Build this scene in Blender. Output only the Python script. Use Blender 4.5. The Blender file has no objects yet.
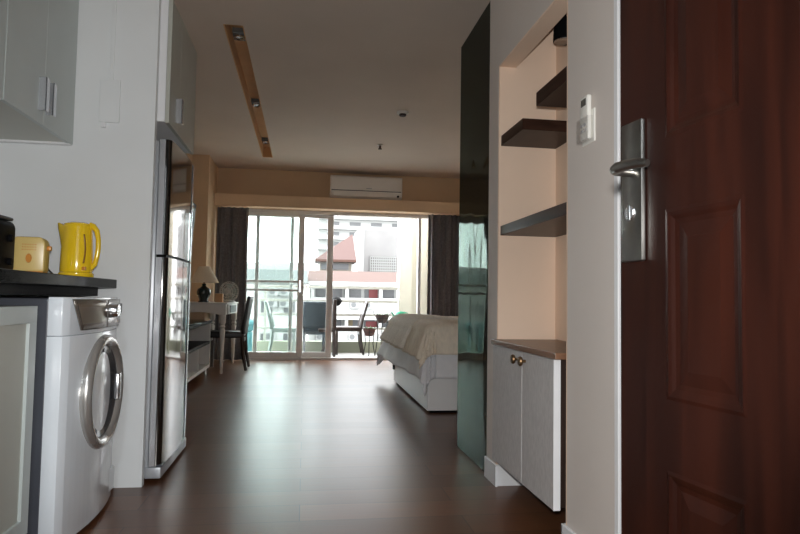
import bpy, bmesh, math, random
from mathutils import Vector, Matrix
random.seed(7)
SC = bpy.context.scene
COL = SC.collection
PI = math.pi

# ------------------------------------------------------------------ materials
def _n(t, kind, x=0, y=0):
    n = t.nodes.new(kind); n.location = (x, y); return n

def mat(name, col, rough=0.5, metal=0.0, spec=0.5, noise=0.06, nscale=6.0, bump=0.0, bscale=40.0,
        coat=0.0, trans=0.0, stretch=(1, 1, 1), rvar=0.0, emit=None, estr=0.0):
    m = bpy.data.materials.new(name); m.use_nodes = True
    t = m.node_tree; p = t.nodes['Principled BSDF']
    p.inputs['Roughness'].default_value = rough
    p.inputs['Metallic'].default_value = metal
    p.inputs['Specular IOR Level'].default_value = spec
    p.inputs['Coat Weight'].default_value = coat
    p.inputs['Coat Roughness'].default_value = 0.08
    p.inputs['Transmission Weight'].default_value = trans
    tc = _n(t, 'ShaderNodeTexCoord', -1000); mp = _n(t, 'ShaderNodeMapping', -800)
    mp.inputs['Scale'].default_value = stretch
    t.links.new(tc.outputs['Object'], mp.inputs['Vector'])
    nz = _n(t, 'ShaderNodeTexNoise', -600); nz.inputs['Scale'].default_value = nscale
    nz.inputs['Detail'].default_value = 5
    t.links.new(mp.outputs['Vector'], nz.inputs['Vector'])
    cr = _n(t, 'ShaderNodeValToRGB', -400)
    c = Vector(col)
    a = [max(0, v * (1 - noise)) for v in c]; b = [min(1, v * (1 + noise)) for v in c]
    cr.color_ramp.elements[0].color = (*a, 1); cr.color_ramp.elements[0].position = 0.3
    cr.color_ramp.elements[1].color = (*b, 1); cr.color_ramp.elements[1].position = 0.7
    t.links.new(nz.outputs['Fac'], cr.inputs['Fac'])
    t.links.new(cr.outputs['Color'], p.inputs['Base Color'])
    if rvar:
        mr = _n(t, 'ShaderNodeMapRange', -400, -300)
        mr.inputs['To Min'].default_value = max(0, rough - rvar); mr.inputs['To Max'].default_value = rough + rvar
        t.links.new(nz.outputs['Fac'], mr.inputs['Value']); t.links.new(mr.outputs['Result'], p.inputs['Roughness'])
    if bump:
        n2 = _n(t, 'ShaderNodeTexNoise', -600, -500); n2.inputs['Scale'].default_value = bscale
        t.links.new(mp.outputs['Vector'], n2.inputs['Vector'])
        bp = _n(t, 'ShaderNodeBump', -300, -500); bp.inputs['Strength'].default_value = bump
        bp.inputs['Distance'].default_value = 0.01
        t.links.new(n2.outputs['Fac'], bp.inputs['Height']); t.links.new(bp.outputs['Normal'], p.inputs['Normal'])
    if emit:
        p.inputs['Emission Color'].default_value = (*emit, 1); p.inputs['Emission Strength'].default_value = estr
    return m

def wood(name, dark, light, rough=0.35, scale=3.0, stretch=(1, 1, 0.12), spec=0.5, coat=0.0, bump=0.05):
    m = mat(name, dark, rough, spec=spec, coat=coat)
    t = m.node_tree; p = t.nodes['Principled BSDF']
    mp = [n for n in t.nodes if n.type == 'MAPPING'][0]; mp.inputs['Scale'].default_value = stretch
    nz = [n for n in t.nodes if n.type == 'TEX_NOISE'][0]
    nz.inputs['Scale'].default_value = scale * 8; nz.inputs['Detail'].default_value = 8; nz.inputs['Distortion'].default_value = 0.8
    cr = [n for n in t.nodes if n.type == 'VALTORGB'][0]
    cr.color_ramp.elements[0].color = (*dark, 1); cr.color_ramp.elements[1].color = (*light, 1)
    bp = _n(t, 'ShaderNodeBump', -300, -500); bp.inputs['Strength'].default_value = bump; bp.inputs['Distance'].default_value = 0.003
    t.links.new(nz.outputs['Fac'], bp.inputs['Height']); t.links.new(bp.outputs['Normal'], p.inputs['Normal'])
    return m

def glass(name, tint=(0.935, 0.958, 0.95), gloss=0.6):
    m = bpy.data.materials.new(name); m.use_nodes = True; t = m.node_tree
    t.nodes.clear()
    out = _n(t, 'ShaderNodeOutputMaterial', 400); mx = _n(t, 'ShaderNodeMixShader', 200)
    tr = _n(t, 'ShaderNodeBsdfTransparent'); tr.inputs['Color'].default_value = (*tint, 1)
    gl = _n(t, 'ShaderNodeBsdfGlossy', 0, -150); gl.inputs['Roughness'].default_value = 0.02
    fr = _n(t, 'ShaderNodeFresnel', -200, 100)
    ge = _n(t, 'ShaderNodeNewGeometry', -600, 100); ma = _n(t, 'ShaderNodeMath', -400, 100); ma.operation = 'MULTIPLY_ADD'
    ma.inputs[1].default_value = 1 / 1.45 - 1.45; ma.inputs[2].default_value = 1.45
    t.links.new(ge.outputs['Backfacing'], ma.inputs[0]); t.links.new(ma.outputs[0], fr.inputs['IOR'])
    mu = _n(t, 'ShaderNodeMath', 0, 150); mu.operation = 'MULTIPLY'; mu.inputs[1].default_value = gloss
    t.links.new(fr.outputs['Fac'], mu.inputs[0]); t.links.new(mu.outputs[0], mx.inputs['Fac'])
    t.links.new(tr.outputs[0], mx.inputs[1]); t.links.new(gl.outputs[0], mx.inputs[2])
    t.links.new(mx.outputs[0], out.inputs['Surface'])
    return m

def floor_mat():
    m = bpy.data.materials.new('dark laminate floor'); m.use_nodes = True; t = m.node_tree
    p = t.nodes['Principled BSDF']
    tc = _n(t, 'ShaderNodeTexCoord', -1400); mp = _n(t, 'ShaderNodeMapping', -1200)
    t.links.new(tc.outputs['Object'], mp.inputs['Vector'])
    br = _n(t, 'ShaderNodeTexBrick', -900, 200)
    br.inputs['Scale'].default_value = 1.0
    br.inputs['Brick Width'].default_value = 1.3; br.inputs['Row Height'].default_value = 0.195
    br.inputs['Mortar Size'].default_value = 0.0016; br.inputs['Mortar Smooth'].default_value = 0.2
    br.inputs['Color1'].default_value = (0.105, 0.041, 0.017, 1); br.inputs['Color2'].default_value = (0.155, 0.066, 0.030, 1)
    br.inputs['Mortar'].default_value = (0.016, 0.009, 0.006, 1); br.inputs['Bias'].default_value = 0.0
    t.links.new(mp.outputs['Vector'], br.inputs['Vector'])
    mp2 = _n(t, 'ShaderNodeMapping', -1200, -300); mp2.inputs['Scale'].default_value = (1.2, 22, 1)
    t.links.new(tc.outputs['Object'], mp2.inputs['Vector'])
    nz = _n(t, 'ShaderNodeTexNoise', -900, -300); nz.inputs['Scale'].default_value = 3; nz.inputs['Detail'].default_value = 7
    nz.inputs['Distortion'].default_value = 0.6
    t.links.new(mp2.outputs['Vector'], nz.inputs['Vector'])
    cr = _n(t, 'ShaderNodeValToRGB', -700, -300)
    cr.color_ramp.elements[0].color = (0.6, 0.56, 0.52, 1); cr.color_ramp.elements[1].color = (1.25, 1.2, 1.15, 1)
    t.links.new(nz.outputs['Fac'], cr.inputs['Fac'])
    mx = _n(t, 'ShaderNodeMix', -400, 100); mx.data_type = 'RGBA'; mx.blend_type = 'MULTIPLY'; mx.inputs['Factor'].default_value = 1
    t.links.new(br.outputs['Color'], mx.inputs['A']); t.links.new(cr.outputs['Color'], mx.inputs['B'])
    t.links.new(mx.outputs['Result'], p.inputs['Base Color'])
    mr = _n(t, 'ShaderNodeMapRange', -400, -200); mr.inputs['To Min'].default_value = 0.27; mr.inputs['To Max'].default_value = 0.38
    t.links.new(nz.outputs['Fac'], mr.inputs['Value']); t.links.new(mr.outputs['Result'], p.inputs['Roughness'])
    bp = _n(t, 'ShaderNodeBump', -300, -500); bp.inputs['Strength'].default_value = 0.12; bp.inputs['Distance'].default_value = 0.002
    t.links.new(nz.outputs['Fac'], bp.inputs['Height']); t.links.new(bp.outputs['Normal'], p.inputs['Normal'])
    p.inputs['Specular IOR Level'].default_value = 0.42
    p.inputs['Coat Weight'].default_value = 0.0
    return m

def roof_mat(name, c1, c2, step):
    m = mat(name, c1, 0.75)
    t = m.node_tree; p = t.nodes['Principled BSDF']
    tc = [n for n in t.nodes if n.type == 'TEX_COORD'][0]
    wv = _n(t, 'ShaderNodeTexWave', -600, 300); wv.bands_direction = 'Z'; wv.inputs['Scale'].default_value = step
    wv.inputs['Distortion'].default_value = 0.3
    t.links.new(tc.outputs['Object'], wv.inputs['Vector'])
    cr = _n(t, 'ShaderNodeValToRGB', -400, 300)
    cr.color_ramp.elements[0].color = (*c1, 1); cr.color_ramp.elements[1].color = (*c2, 1)
    t.links.new(wv.outputs['Fac'], cr.inputs['Fac']); t.links.new(cr.outputs['Color'], p.inputs['Base Color'])
    return m

def dark_glass():
    # back-painted dark glass: dark body under a green tinted, slightly wavy gloss
    m = bpy.data.materials.new('dark green glossy glass'); m.use_nodes = True; t = m.node_tree; t.nodes.clear()
    out = _n(t, 'ShaderNodeOutputMaterial', 400); mx = _n(t, 'ShaderNodeMixShader', 200)
    df = _n(t, 'ShaderNodeBsdfDiffuse'); df.inputs['Color'].default_value = (0.034, 0.030, 0.024, 1)
    gl = _n(t, 'ShaderNodeBsdfGlossy', 0, -150); gl.inputs['Roughness'].default_value = 0.04; gl.inputs['Color'].default_value = (0.33, 0.38, 0.345, 1)
    fr = _n(t, 'ShaderNodeFresnel', 0, 200); fr.inputs['IOR'].default_value = 1.5
    tc = _n(t, 'ShaderNodeTexCoord', -900); mp = _n(t, 'ShaderNodeMapping', -700); mp.inputs['Scale'].default_value = (1, 1, 0.35)
    nz = _n(t, 'ShaderNodeTexNoise', -500); nz.inputs['Scale'].default_value = 4.0; nz.inputs['Detail'].default_value = 1
    bp = _n(t, 'ShaderNodeBump', -250, -200); bp.inputs['Strength'].default_value = 0.7; bp.inputs['Distance'].default_value = 0.01
    t.links.new(tc.outputs['Object'], mp.inputs['Vector']); t.links.new(mp.outputs[0], nz.inputs['Vector'])
    t.links.new(nz.outputs['Fac'], bp.inputs['Height']); t.links.new(bp.outputs['Normal'], gl.inputs['Normal'])
    t.links.new(fr.outputs['Fac'], mx.inputs['Fac']); t.links.new(df.outputs[0], mx.inputs[1]); t.links.new(gl.outputs[0], mx.inputs[2])
    t.links.new(mx.outputs[0], out.inputs['Surface'])
    return m

M = dict(
    floor=floor_mat(),
    ceil=mat('beige ceiling paint', (0.64, 0.55, 0.47), 0.85, noise=0.03, nscale=2),
    peach=mat('peach wall paint', (0.60, 0.42, 0.265), 0.8, noise=0.03, nscale=3),
    pelmet=mat('lit peach pelmet paint', (0.74, 0.53, 0.34), 0.8, noise=0.03, nscale=3),  # lighter than the wall to paint in the light it catches
    slot=mat('orange ochre slot paint', (0.62, 0.36, 0.16), 0.8, noise=0.05),
    kwall=mat('cool white wall paint', (0.79, 0.815, 0.825), 0.45, noise=0.02, nscale=3, bump=0.04, bscale=14),
    greige=mat('greige wall paint', (0.68, 0.625, 0.58), 0.75, noise=0.02, nscale=3),
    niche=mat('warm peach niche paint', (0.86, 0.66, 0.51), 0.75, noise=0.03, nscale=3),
    white=mat('white painted trim', (0.82, 0.83, 0.85), 0.4, noise=0.02),
    lam=mat('grey white laminate', (0.50, 0.55, 0.54), 0.35, noise=0.02),
    lam2=mat('taupe grey laminate', (0.47, 0.48, 0.43), 0.35, noise=0.03),
    linen=mat('grey linen laminate', (0.55, 0.53, 0.52), 0.55, noise=0.12, nscale=120, bump=0.05, bscale=200, stretch=(1, 1, 0.3)),
    chrome=mat('brushed chrome', (0.70, 0.71, 0.73), 0.22, metal=1, noise=0.05, nscale=30),
    steel=mat('silver steel', (0.27, 0.26, 0.25), 0.07, metal=1, noise=0.05, nscale=20, stretch=(1, 1, 0.05)),
    satin=mat('satin aluminium', (0.72, 0.74, 0.78), 0.25, metal=0.75, noise=0.03),
    nickel=mat('aged nickel', (0.36, 0.35, 0.33), 0.30, metal=1, noise=0.12, nscale=25),
    steelside=mat('grey painted steel', (0.45, 0.47, 0.50), 0.35, metal=0.3, noise=0.03),
    granite=mat('black granite', (0.010, 0.011, 0.011), 0.16, noise=0.6, nscale=180, spec=0.22),
    black=mat('black plastic', (0.008, 0.008, 0.009), 0.4, noise=0.2, spec=0.2),
    darkgrey=mat('dark grey metal', (0.06, 0.065, 0.08), 0.45, noise=0.1),
    wm=mat('white enamel', (0.77, 0.82, 0.87), 0.22, noise=0.02, coat=0.4),
    wmsilver=mat('silver plastic', (0.52, 0.51, 0.49), 0.25, metal=0.7, noise=0.05),
    wmpanel=mat('bronze silver panel', (0.30, 0.27, 0.24), 0.22, metal=0.75, noise=0.08),
    wmglass=mat('smoked door glass', (0.05, 0.05, 0.055), 0.05, spec=0.8, noise=0.1),
    rubber=mat('dark rubber', (0.03, 0.03, 0.03), 0.6, noise=0.1),
    yellow=mat('yellow plastic', (0.92, 0.62, 0.02), 0.16, noise=0.03, coat=0.3),
    cream=mat('cream yellow plastic', (0.70, 0.52, 0.19), 0.3, noise=0.03),
    orange=mat('orange plastic', (0.62, 0.24, 0.03), 0.3, noise=0.05),
    brownp=mat('brown gauge plastic', (0.28, 0.12, 0.01), 0.3, noise=0.1),
    shelf=wood('dark walnut shelf', (0.026, 0.012, 0.008), (0.055, 0.027, 0.018), 0.35, 3, (0.3, 0.1, 2)),
    shelftop=wood('walnut cabinet top', (0.13, 0.06, 0.03), (0.24, 0.12, 0.065), 0.35, 3, (1.5, 0.12, 1)),
    door=wood('dark mahogany door', (0.0075, 0.0017, 0.0009), (0.019, 0.0042, 0.0020), 0.36, 2.2, (1.2, 1, 0.10), spec=0.3),
    dwood=wood('near black wood', (0.022, 0.012, 0.009), (0.04, 0.022, 0.016), 0.4, 3),
    leather=mat('black leather', (0.018, 0.015, 0.014), 0.45, noise=0.2, bump=0.1),
    brass=mat('antique brass', (0.20, 0.12, 0.06), 0.35, metal=0.9, noise=0.2),
    wglass=dark_glass(),
    glass=glass('window glass'),
    alu=mat('grey white aluminium', (0.80, 0.78, 0.76), 0.4, metal=0.0, noise=0.03),
    curtain=mat('charcoal curtain', (0.19, 0.18, 0.185), 0.85, noise=0.2, nscale=40, bump=0.1, bscale=150),
    acwhite=mat('off white plastic', (0.78, 0.75, 0.70), 0.4, noise=0.02),
    beige=mat('beige bedspread', (0.90, 0.80, 0.66), 0.9, noise=0.08, nscale=40, bump=0.25, bscale=60, stretch=(1, 1, 0.4)),
    creamknit=mat('cream knitted throw', (0.93, 0.89, 0.81), 0.95, noise=0.08, nscale=60, bump=0.4, bscale=120),
    sheet=mat('pale grey sheet', (0.84, 0.84, 0.86), 0.8, noise=0.03, nscale=20),
    bedbase=mat('white bed board', (0.86, 0.85, 0.84), 0.4, noise=0.02),
    deskw=mat('white painted desk', (0.60, 0.57, 0.53), 0.4, noise=0.03),
    shade=mat('pale lamp fabric', (0.72, 0.62, 0.48), 0.9, noise=0.05, nscale=60),
    vase=mat('dark green glazed ceramic', (0.012, 0.022, 0.022), 0.12, noise=0.2),
    fan=mat('grey fan plastic', (0.50, 0.48, 0.45), 0.35, noise=0.04),
    tan=mat('tan cardboard', (0.52, 0.30, 0.16), 0.8, noise=0.08),
    screen=mat('black screen', (0.008, 0.008, 0.009), 0.08, noise=0.1),
    dglass=mat('dark glass shelf', (0.03, 0.04, 0.04), 0.06, spec=0.7, noise=0.1),
    paleplastic=mat('pale grey green plastic', (0.30, 0.35, 0.335), 0.4, noise=0.04),
    bluegrey=mat('blue grey woven', (0.045, 0.06, 0.075), 0.6, noise=0.2, nscale=50),
    blackcloth=mat('black felt', (0.008, 0.008, 0.009), 0.9, noise=0.3, nscale=40, bump=0.3),
    turq=mat('pale turquoise fabric', (0.14, 0.36, 0.40), 0.8, noise=0.15),
    pot=mat('dark glazed pot', (0.05, 0.03, 0.026), 0.3, noise=0.3),
    potred=mat('dark red pot', (0.09, 0.03, 0.025), 0.4, noise=0.3),
    wire=mat('dark iron wire', (0.03, 0.03, 0.03), 0.5, metal=0.6, noise=0.1),
    leaf=mat('green leaf', (0.05, 0.12, 0.04), 0.5, noise=0.3, nscale=30),
    green=mat('bright green plastic', (0.02, 0.30, 0.16), 0.35, noise=0.1),
    balc=mat('pale balcony tile', (0.5, 0.49, 0.47), 0.5, noise=0.04),
    parapet=mat('pale olive render', (0.36, 0.37, 0.29), 0.8, noise=0.05),
    pillar=mat('cream outdoor render', (0.62, 0.60, 0.53), 0.8, noise=0.03),
    bfacade=mat('off white facade', (0.42, 0.42, 0.40), 0.85, noise=0.03, nscale=0.4),
    rail=mat('white enamelled rail', (0.45, 0.44, 0.40), 0.4, noise=0.02),
    bwhite=mat('white facade', (0.25, 0.25, 0.24), 0.85, noise=0.03, nscale=0.4),
    bpink=mat('pale concrete facade', (0.135, 0.13, 0.126), 0.85, noise=0.06, nscale=0.5),
    bfar=mat('pale distant window', (0.075, 0.075, 0.076), 0.6, noise=0.1),
    bgreen=mat('grey green roofing', (0.055, 0.066, 0.062), 0.8, noise=0.05, nscale=0.5),
    bshade=mat('grey window pane', (0.04, 0.04, 0.042), 0.5, noise=0.1, nscale=0.5),
    bdark=mat('dark brown shutter', (0.035, 0.02, 0.018), 0.6, noise=0.1),
    bred=mat('red door', (0.11, 0.006, 0.006), 0.6, noise=0.05),
    bochre=mat('ochre door', (0.085, 0.058, 0.018), 0.6, noise=0.05),
    bbeige=mat('beige wall', (0.11, 0.097, 0.078), 0.85, noise=0.05, nscale=0.5),
    acunit=mat('pale ac casing', (0.17, 0.17, 0.165), 0.5, noise=0.03),
    acgrill=mat('ac fan grille', (0.06, 0.062, 0.062), 0.5, noise=0.05),
    roof=roof_mat('red brown roof tiles', (0.036, 0.0105, 0.0045), (0.052, 0.0185, 0.0085), 2.2),
    roofp=roof_mat('pink red roof tiles', (0.055, 0.025, 0.02), (0.10, 0.062, 0.056), 2.4),
    ground=mat('pale street paving', (0.3, 0.3, 0.295), 0.9, noise=0.1, nscale=0.2),
    bulb=mat('fill light diffuser', (0.9, 0.9, 0.9), 0.5, emit=(0.88, 0.95, 1.0), estr=130),
    remote=mat('white remote plastic', (0.88, 0.87, 0.82), 0.35, noise=0.02),
    holder=glass('clear acrylic', (0.97, 0.97, 0.97), 0.7),
    lcd=mat('grey lcd', (0.12, 0.12, 0.11), 0.2, noise=0.05),
    button=mat('grey button', (0.45, 0.45, 0.46), 0.5, noise=0.05),
)

for k_ in ('granite', 'black', 'shelf'):
    M[k_].node_tree.nodes['Principled BSDF'].inputs['IOR'].default_value = 1.18

# ------------------------------------------------------------------ builders
def tag(o, label, cat=None, group=None, kind=None):
    if label: o['label'] = label
    if cat: o['category'] = cat
    if group: o['group'] = group
    if kind: o['kind'] = kind
    return o

def thing(name, label, cat, loc=(0, 0, 0), rz=0.0, group=None, kind=None):
    o = bpy.data.objects.new(name, None); COL.objects.link(o)
    o.empty_display_size = 0.1
    o.location = loc; o.rotation_euler = (0, 0, rz)
    return tag(o, label, cat, group, kind)

class MB:
    """collects shapes; org is subtracted so shapes can be given in room coordinates"""
    def __init__(self, org=None):
        self.bm = bmesh.new()
        self.o = Vector((0, 0, 0)) if org is None else Vector(org if isinstance(org, (tuple, list, Vector)) else org.location)
    def v(self, p): return self.bm.verts.new(Vector(p) - self.o)
    def face(self, vs):
        try: return self.bm.faces.new(vs)
        except ValueError: return None
    def box(self, x0, x1, y0, y1, z0, z1, bev=0.0, seg=2):
        before = set(self.bm.verts)
        c = [self.v((x, y, z)) for z in (z0, z1) for y in (y0, y1) for x in (x0, x1)]
        F = [(0, 2, 3, 1), (4, 5, 7, 6), (0, 1, 5, 4), (2, 6, 7, 3), (0, 4, 6, 2), (1, 3, 7, 5)]
        fs = [self.bm.faces.new([c[i] for i in f]) for f in F]
        if bev:
            es = list({e for f in fs for e in f.edges})
            bmesh.ops.bevel(self.bm, geom=es, offset=bev, segments=seg, affect='EDGES', profile=0.5)
        return self
    def prism(self, poly, axis, a, b, bev=0.0, seg=2):
        """poly: 2D points; axis the extruded axis; other axes in xyz order"""
        def P(u, w, t):
            return {'x': (t, u, w), 'y': (u, t, w), 'z': (u, w, t)}[axis]
        A = [self.v(P(u, w, a)) for u, w in poly]; B = [self.v(P(u, w, b)) for u, w in poly]
        n = len(poly); fs = [self.bm.faces.new(A), self.bm.faces.new(B[::-1])]
        for i in range(n): fs.append(self.bm.faces.new((A[i], B[i], B[(i + 1) % n], A[(i + 1) % n])))
        bmesh.ops.recalc_face_normals(self.bm, faces=fs)
        if bev:
            es = list({e for f in fs for e in f.edges})
            bmesh.ops.bevel(self.bm, geom=es, offset=bev, segments=seg, affect='EDGES', profile=0.5)
        return self
    def lathe(self, prof, c=(0, 0, 0), axis='z', n=32, ang=2 * PI):
        """prof: (radius, height) list"""
        rings = []
        for r, h in prof:
            ring = []
            if r < 1e-6:
                ring = [self._ax(c, axis, 0, 0, h)] * n
                vv = self.v(ring[0]); ring = [vv] * n
            else:
                ring = [self.v(self._ax(c, axis, r * math.cos(2 * PI * i / n), r * math.sin(2 * PI * i / n), h)) for i in range(n)]
            rings.append(ring)
        fs = []
        for A, B in zip(rings, rings[1:]):
            for i in range(n):
                q = [A[i], A[(i + 1) % n], B[(i + 1) % n], B[i]]
                q = [x for k, x in enumerate(q) if x not in q[:k]]
                if len(q) > 2:
                    f = self.face(q)
                    if f: fs.append(f)
        bmesh.ops.recalc_face_normals(self.bm, faces=fs)
        return self
    @staticmethod
    def _ax(c, axis, a, b, h):
        return {'z': (c[0] + a, c[1] + b, c[2] + h), 'x': (c[0] + h, c[1] + a, c[2] + b), 'y': (c[0] + b, c[1] + h, c[2] + a)}[axis]
    def cyl(self, c, r, h, axis='z', n=24, r2=None, bev=0.0):
        r2 = r if r2 is None else r2
        if bev: return self.lathe([(0, 0), (r - bev, 0), (r, bev), (r2, h - bev), (r2 - bev, h), (0, h)], c, axis, n)
        return self.lathe([(0, 0), (r, 0), (r2, h), (0, h)], c, axis, n)
    def tube(self, pts, r, n=8, closed=False):
        pts = [Vector(p) for p in pts]; R = r if isinstance(r, (list, tuple)) else [r] * len(pts)
        rings = []; up = None
        for i, p in enumerate(pts):
            a = pts[i - 1] if (i > 0 or closed) else p; b = pts[(i + 1) % len(pts)] if (i < len(pts) - 1 or closed) else p
            t = (b - a).normalized()
            if up is None:
                up = Vector((0, 0, 1)) if abs(t.z) < 0.9 else Vector((1, 0, 0))
            s = t.cross(up)
            if s.length < 1e-4: s = t.cross(Vector((0, 1, 0)))
            s.normalize(); w = s.cross(t).normalized(); up = w
            rings.append([self.v(p + (s * math.cos(2 * PI * k / n) + w * math.sin(2 * PI * k / n)) * R[i]) for k in range(n)])
        fs = []
        pairs = list(zip(rings, rings[1:])) + ([(rings[-1], rings[0])] if closed else [])
        for A, B in pairs:
            for k in range(n): fs.append(self.face((A[k], A[(k + 1) % n], B[(k + 1) % n], B[k])))
        if not closed:
            fs.append(self.face(rings[0][::-1])); fs.append(self.face(rings[-1]))
        bmesh.ops.recalc_face_normals(self.bm, faces=[f for f in fs if f])
        return self
    def beam(self, a, b, w, d, up=(0, 0, 1)):
        """rectangular bar from a to b"""
        a, b = Vector(a), Vector(b); t = (b - a).normalized(); up = Vector(up)
        s = t.cross(up)
        if s.length < 1e-4: s = t.cross(Vector((0, 1, 0)))
        s.normalize(); q = s.cross(t)
        A = [self.v(a + s * x * w / 2 + q * y * d / 2) for x, y in ((-1, -1), (1, -1), (1, 1), (-1, 1))]
        B = [self.v(b + s * x * w / 2 + q * y * d / 2) for x, y in ((-1, -1), (1, -1), (1, 1), (-1, 1))]
        fs = [self.face(A), self.face(B[::-1])] + [self.face((A[i], B[i], B[(i + 1) % 4], A[(i + 1) % 4])) for i in range(4)]
        bmesh.ops.recalc_face_normals(self.bm, faces=fs)
        return self
    def sheet(self, f, nu, nv):
        g = [[self.v(f(i / nu, j / nv)) for j in range(nv + 1)] for i in range(nu + 1)]
        for i in range(nu):
            for j in range(nv): self.face((g[i][j], g[i + 1][j], g[i + 1][j + 1], g[i][j + 1]))
        return self
    def ball(self, c, r, s=(1, 1, 1), n=20):
        prof = [(r * math.sin(PI * i / 12), -r * math.cos(PI * i / 12) * s[2]) for i in range(13)]
        k0 = len(self.bm.verts)
        self.lathe([(0 if i in (0, 12) else p[0], p[1]) for i, p in enumerate(prof)], c, 'z', n)
        self.bm.verts.ensure_lookup_table()
        cc = Vector(c) - self.o
        for v in list(self.bm.verts)[k0:]:
            v.co.x = cc.x + (v.co.x - cc.x) * s[0]; v.co.y = cc.y + (v.co.y - cc.y) * s[1]
        return self
    def build(self, name, m, parent=None, smooth=False, bevel=0.0, solid=0.0, sub=0):
        me = bpy.data.meshes.new(name); self.bm.normal_update(); self.bm.to_mesh(me); self.bm.free()
        me.materials.append(m)
        if smooth:
            me.polygons.foreach_set('use_smooth', [True] * len(me.polygons))
            try: me.set_sharp_from_angle(angle=math.radians(38))
            except Exception: pass
        o = bpy.data.objects.new(name, me); COL.objects.link(o)
        if parent is not None: o.parent = parent
        elif self.o.length > 0: o.location = self.o
        if solid:
            md = o.modifiers.new('thick', 'SOLIDIFY'); md.thickness = solid; md.offset = -1
        if sub:
            md = o.modifiers.new('sub', 'SUBSURF'); md.levels = sub; md.render_levels = sub
        if bevel:
            md = o.modifiers.new('bevel', 'BEVEL'); md.width = bevel; md.segments = 2; md.limit_method = 'ANGLE'
        return o

def S(b, name, m, label, cat, **k):
    return tag(b.build(name, m, **k), label, cat, kind='structure')

def dup(o, loc, rz=0.0, label=None):
    def cp(src, par):
        c = src.copy(); COL.objects.link(c); c.parent = par
        for ch in src.children: cp(ch, c)
        return c
    r = cp(o, None); r.location = loc; r.rotation_euler = (0, 0, rz)
    if label: r['label'] = label
    return r

# ------------------------------------------------------------------ room shell
H = 2.67
YB = 9.0          # back wall / sliding doors
S(MB().box(-1.55, 3.2, -2.6, 9.06, -0.12, 0.0), 'floor', M['floor'], 'dark brown laminate plank floor with a soft sheen', 'floor')
b = MB()
SX0, SX1, SY0, SY1 = -0.577, -0.446, 4.21, 8.2
b.box(-1.55, SX0, -0.1, 9.1, H, H + .2); b.box(SX1, 3.2, -0.1, 9.1, H, H + .2)
b.box(SX0, SX1, -0.1, SY0, H, H + .2); b.box(SX0, SX1, SY1, 9.1, H, H + .2)
ceil = S(b, 'ceiling', M['ceil'], 'flat beige ceiling with a narrow lighting slot', 'ceiling')
b = MB(); t_ = .008
b.box(SX0, SX0 + t_, SY0, SY1, H + .001, H + .13); b.box(SX1 - t_, SX1, SY0, SY1, H + .001, H + .13)
b.box(SX0 + t_, SX1 - t_, SY0, SY0 + t_, H + .001, H + .13); b.box(SX0 + t_, SX1 - t_, SY1 - t_, SY1, H + .001, H + .13)
b.box(SX0, SX1, SY0, SY1, H + .13, H + .138)
b.build('slot_lining', M['slot'], ceil)
S(MB().box(-1.55, -1.45, -0.1, 9.1, 0, H), 'wall_left', M['peach'], 'peach wall behind the desk and television', 'wall')
S(MB().box(-1.45, -1.425, 0.0, 3.04, 0, H), 'wall_kitchen', M['kwall'], 'white wall behind the kitchen counter', 'wall')
S(MB().box(-1.45, -.712, 3.05, 3.09, 0, H), 'wall_partition', M['kwall'], 'white partition wall between counter and refrigerator', 'wall')
b = MB()
b.box(-1.45, 3.2, YB, YB + .16, 2.11, H); b.box(2.0, 3.2, YB, YB + .16, 0, 2.11); b.box(-1.45, -1.22, YB, YB + .16, 0, 2.11)
S(b, 'wall_back', M['peach'], 'peach wall above and beside the balcony doors', 'wall')
S(MB().box(-1.45, -1.24, 8.22, YB, 0, H), 'wall_pier', M['peach'], 'square peach pier in the far left corner', 'wall')
S(MB().box(-1.24, 3.1, 8.78, YB, 2.115, 2.275), 'trim_1', M['pelmet'], 'peach boxed pelmet above the balcony doors', 'trim')
S(MB().box(3.1, 3.2, 2.9, 9.1, 0, H), 'wall_right', M['peach'], 'peach wall at the head of the bed', 'wall')
# entrance side right wall with niche
NX, NB = 0.915, 1.205     # front plane, niche back plane
NY0, NY1 = 2.12, 2.92
b = MB()
b.box(NX, NB + .12, 1.76, NY0 - .012, 0, H); b.box(NX, NB + .12, NY1 + .012, 3.085, 0, H)
b.box(NX, NX + .085, NY0 - .012, NY1 + .012, 2.022, H); b.box(NB + .012, NB + .12, NY0 - .012, NY1 + .012, 0, H)
b.box(NX + .085, NB + .012, NY0 - .012, NY1 + .012, 2.46, H)
b.box(NB + .12, 3.1, 2.98, 3.085, 0, H)
S(b, 'wall_niche', M['greige'], 'greige wall with a tall recessed niche', 'wall')
b = MB()
b.box(NX + .001, NB, NY1, NY1 + .012, 0, 2.45); b.box(NX + .001, NB, NY0 - .012, NY0, 0, 2.45)
b.box(NB, NB + .012, NY0 - .012, NY1 + .012, 0, 2.45); b.box(NX + .085, NB, NY0, NY1, 2.45, 2.46)
b.box(NX + .001, NX + .084, NY0, NY1, 2.014, 2.022)
S(b, 'wall_niche_lining', M['niche'], 'warm peach inside faces of the niche', 'wall')
b = MB()
b.box(NX - .012, NX, 2.895, 3.085, 0, .10, .003); b.box(NX - .012, NB, NY1 - .013, NY1 - .001, 0, .10, .003)
b.box(NX - .012, NX, 1.78, NY0 + .012, 0, .10, .003); b.box(NX - .012, NB, NY0, NY0 + .013, 0, .10, .003)
b.box(NB - .012, NB, NY0 + .013, NY1 - .013, 0, .10)
S(b, 'baseboard_right', M['white'], 'white baseboard along the niche wall', 'baseboard')
S(MB().box(NX - .006, NX + .16, 1.735, 1.759, 0, H, .002), 'trim_2', M['white'], 'white vertical trim at the wall edge beside the entrance door', 'trim')
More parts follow.
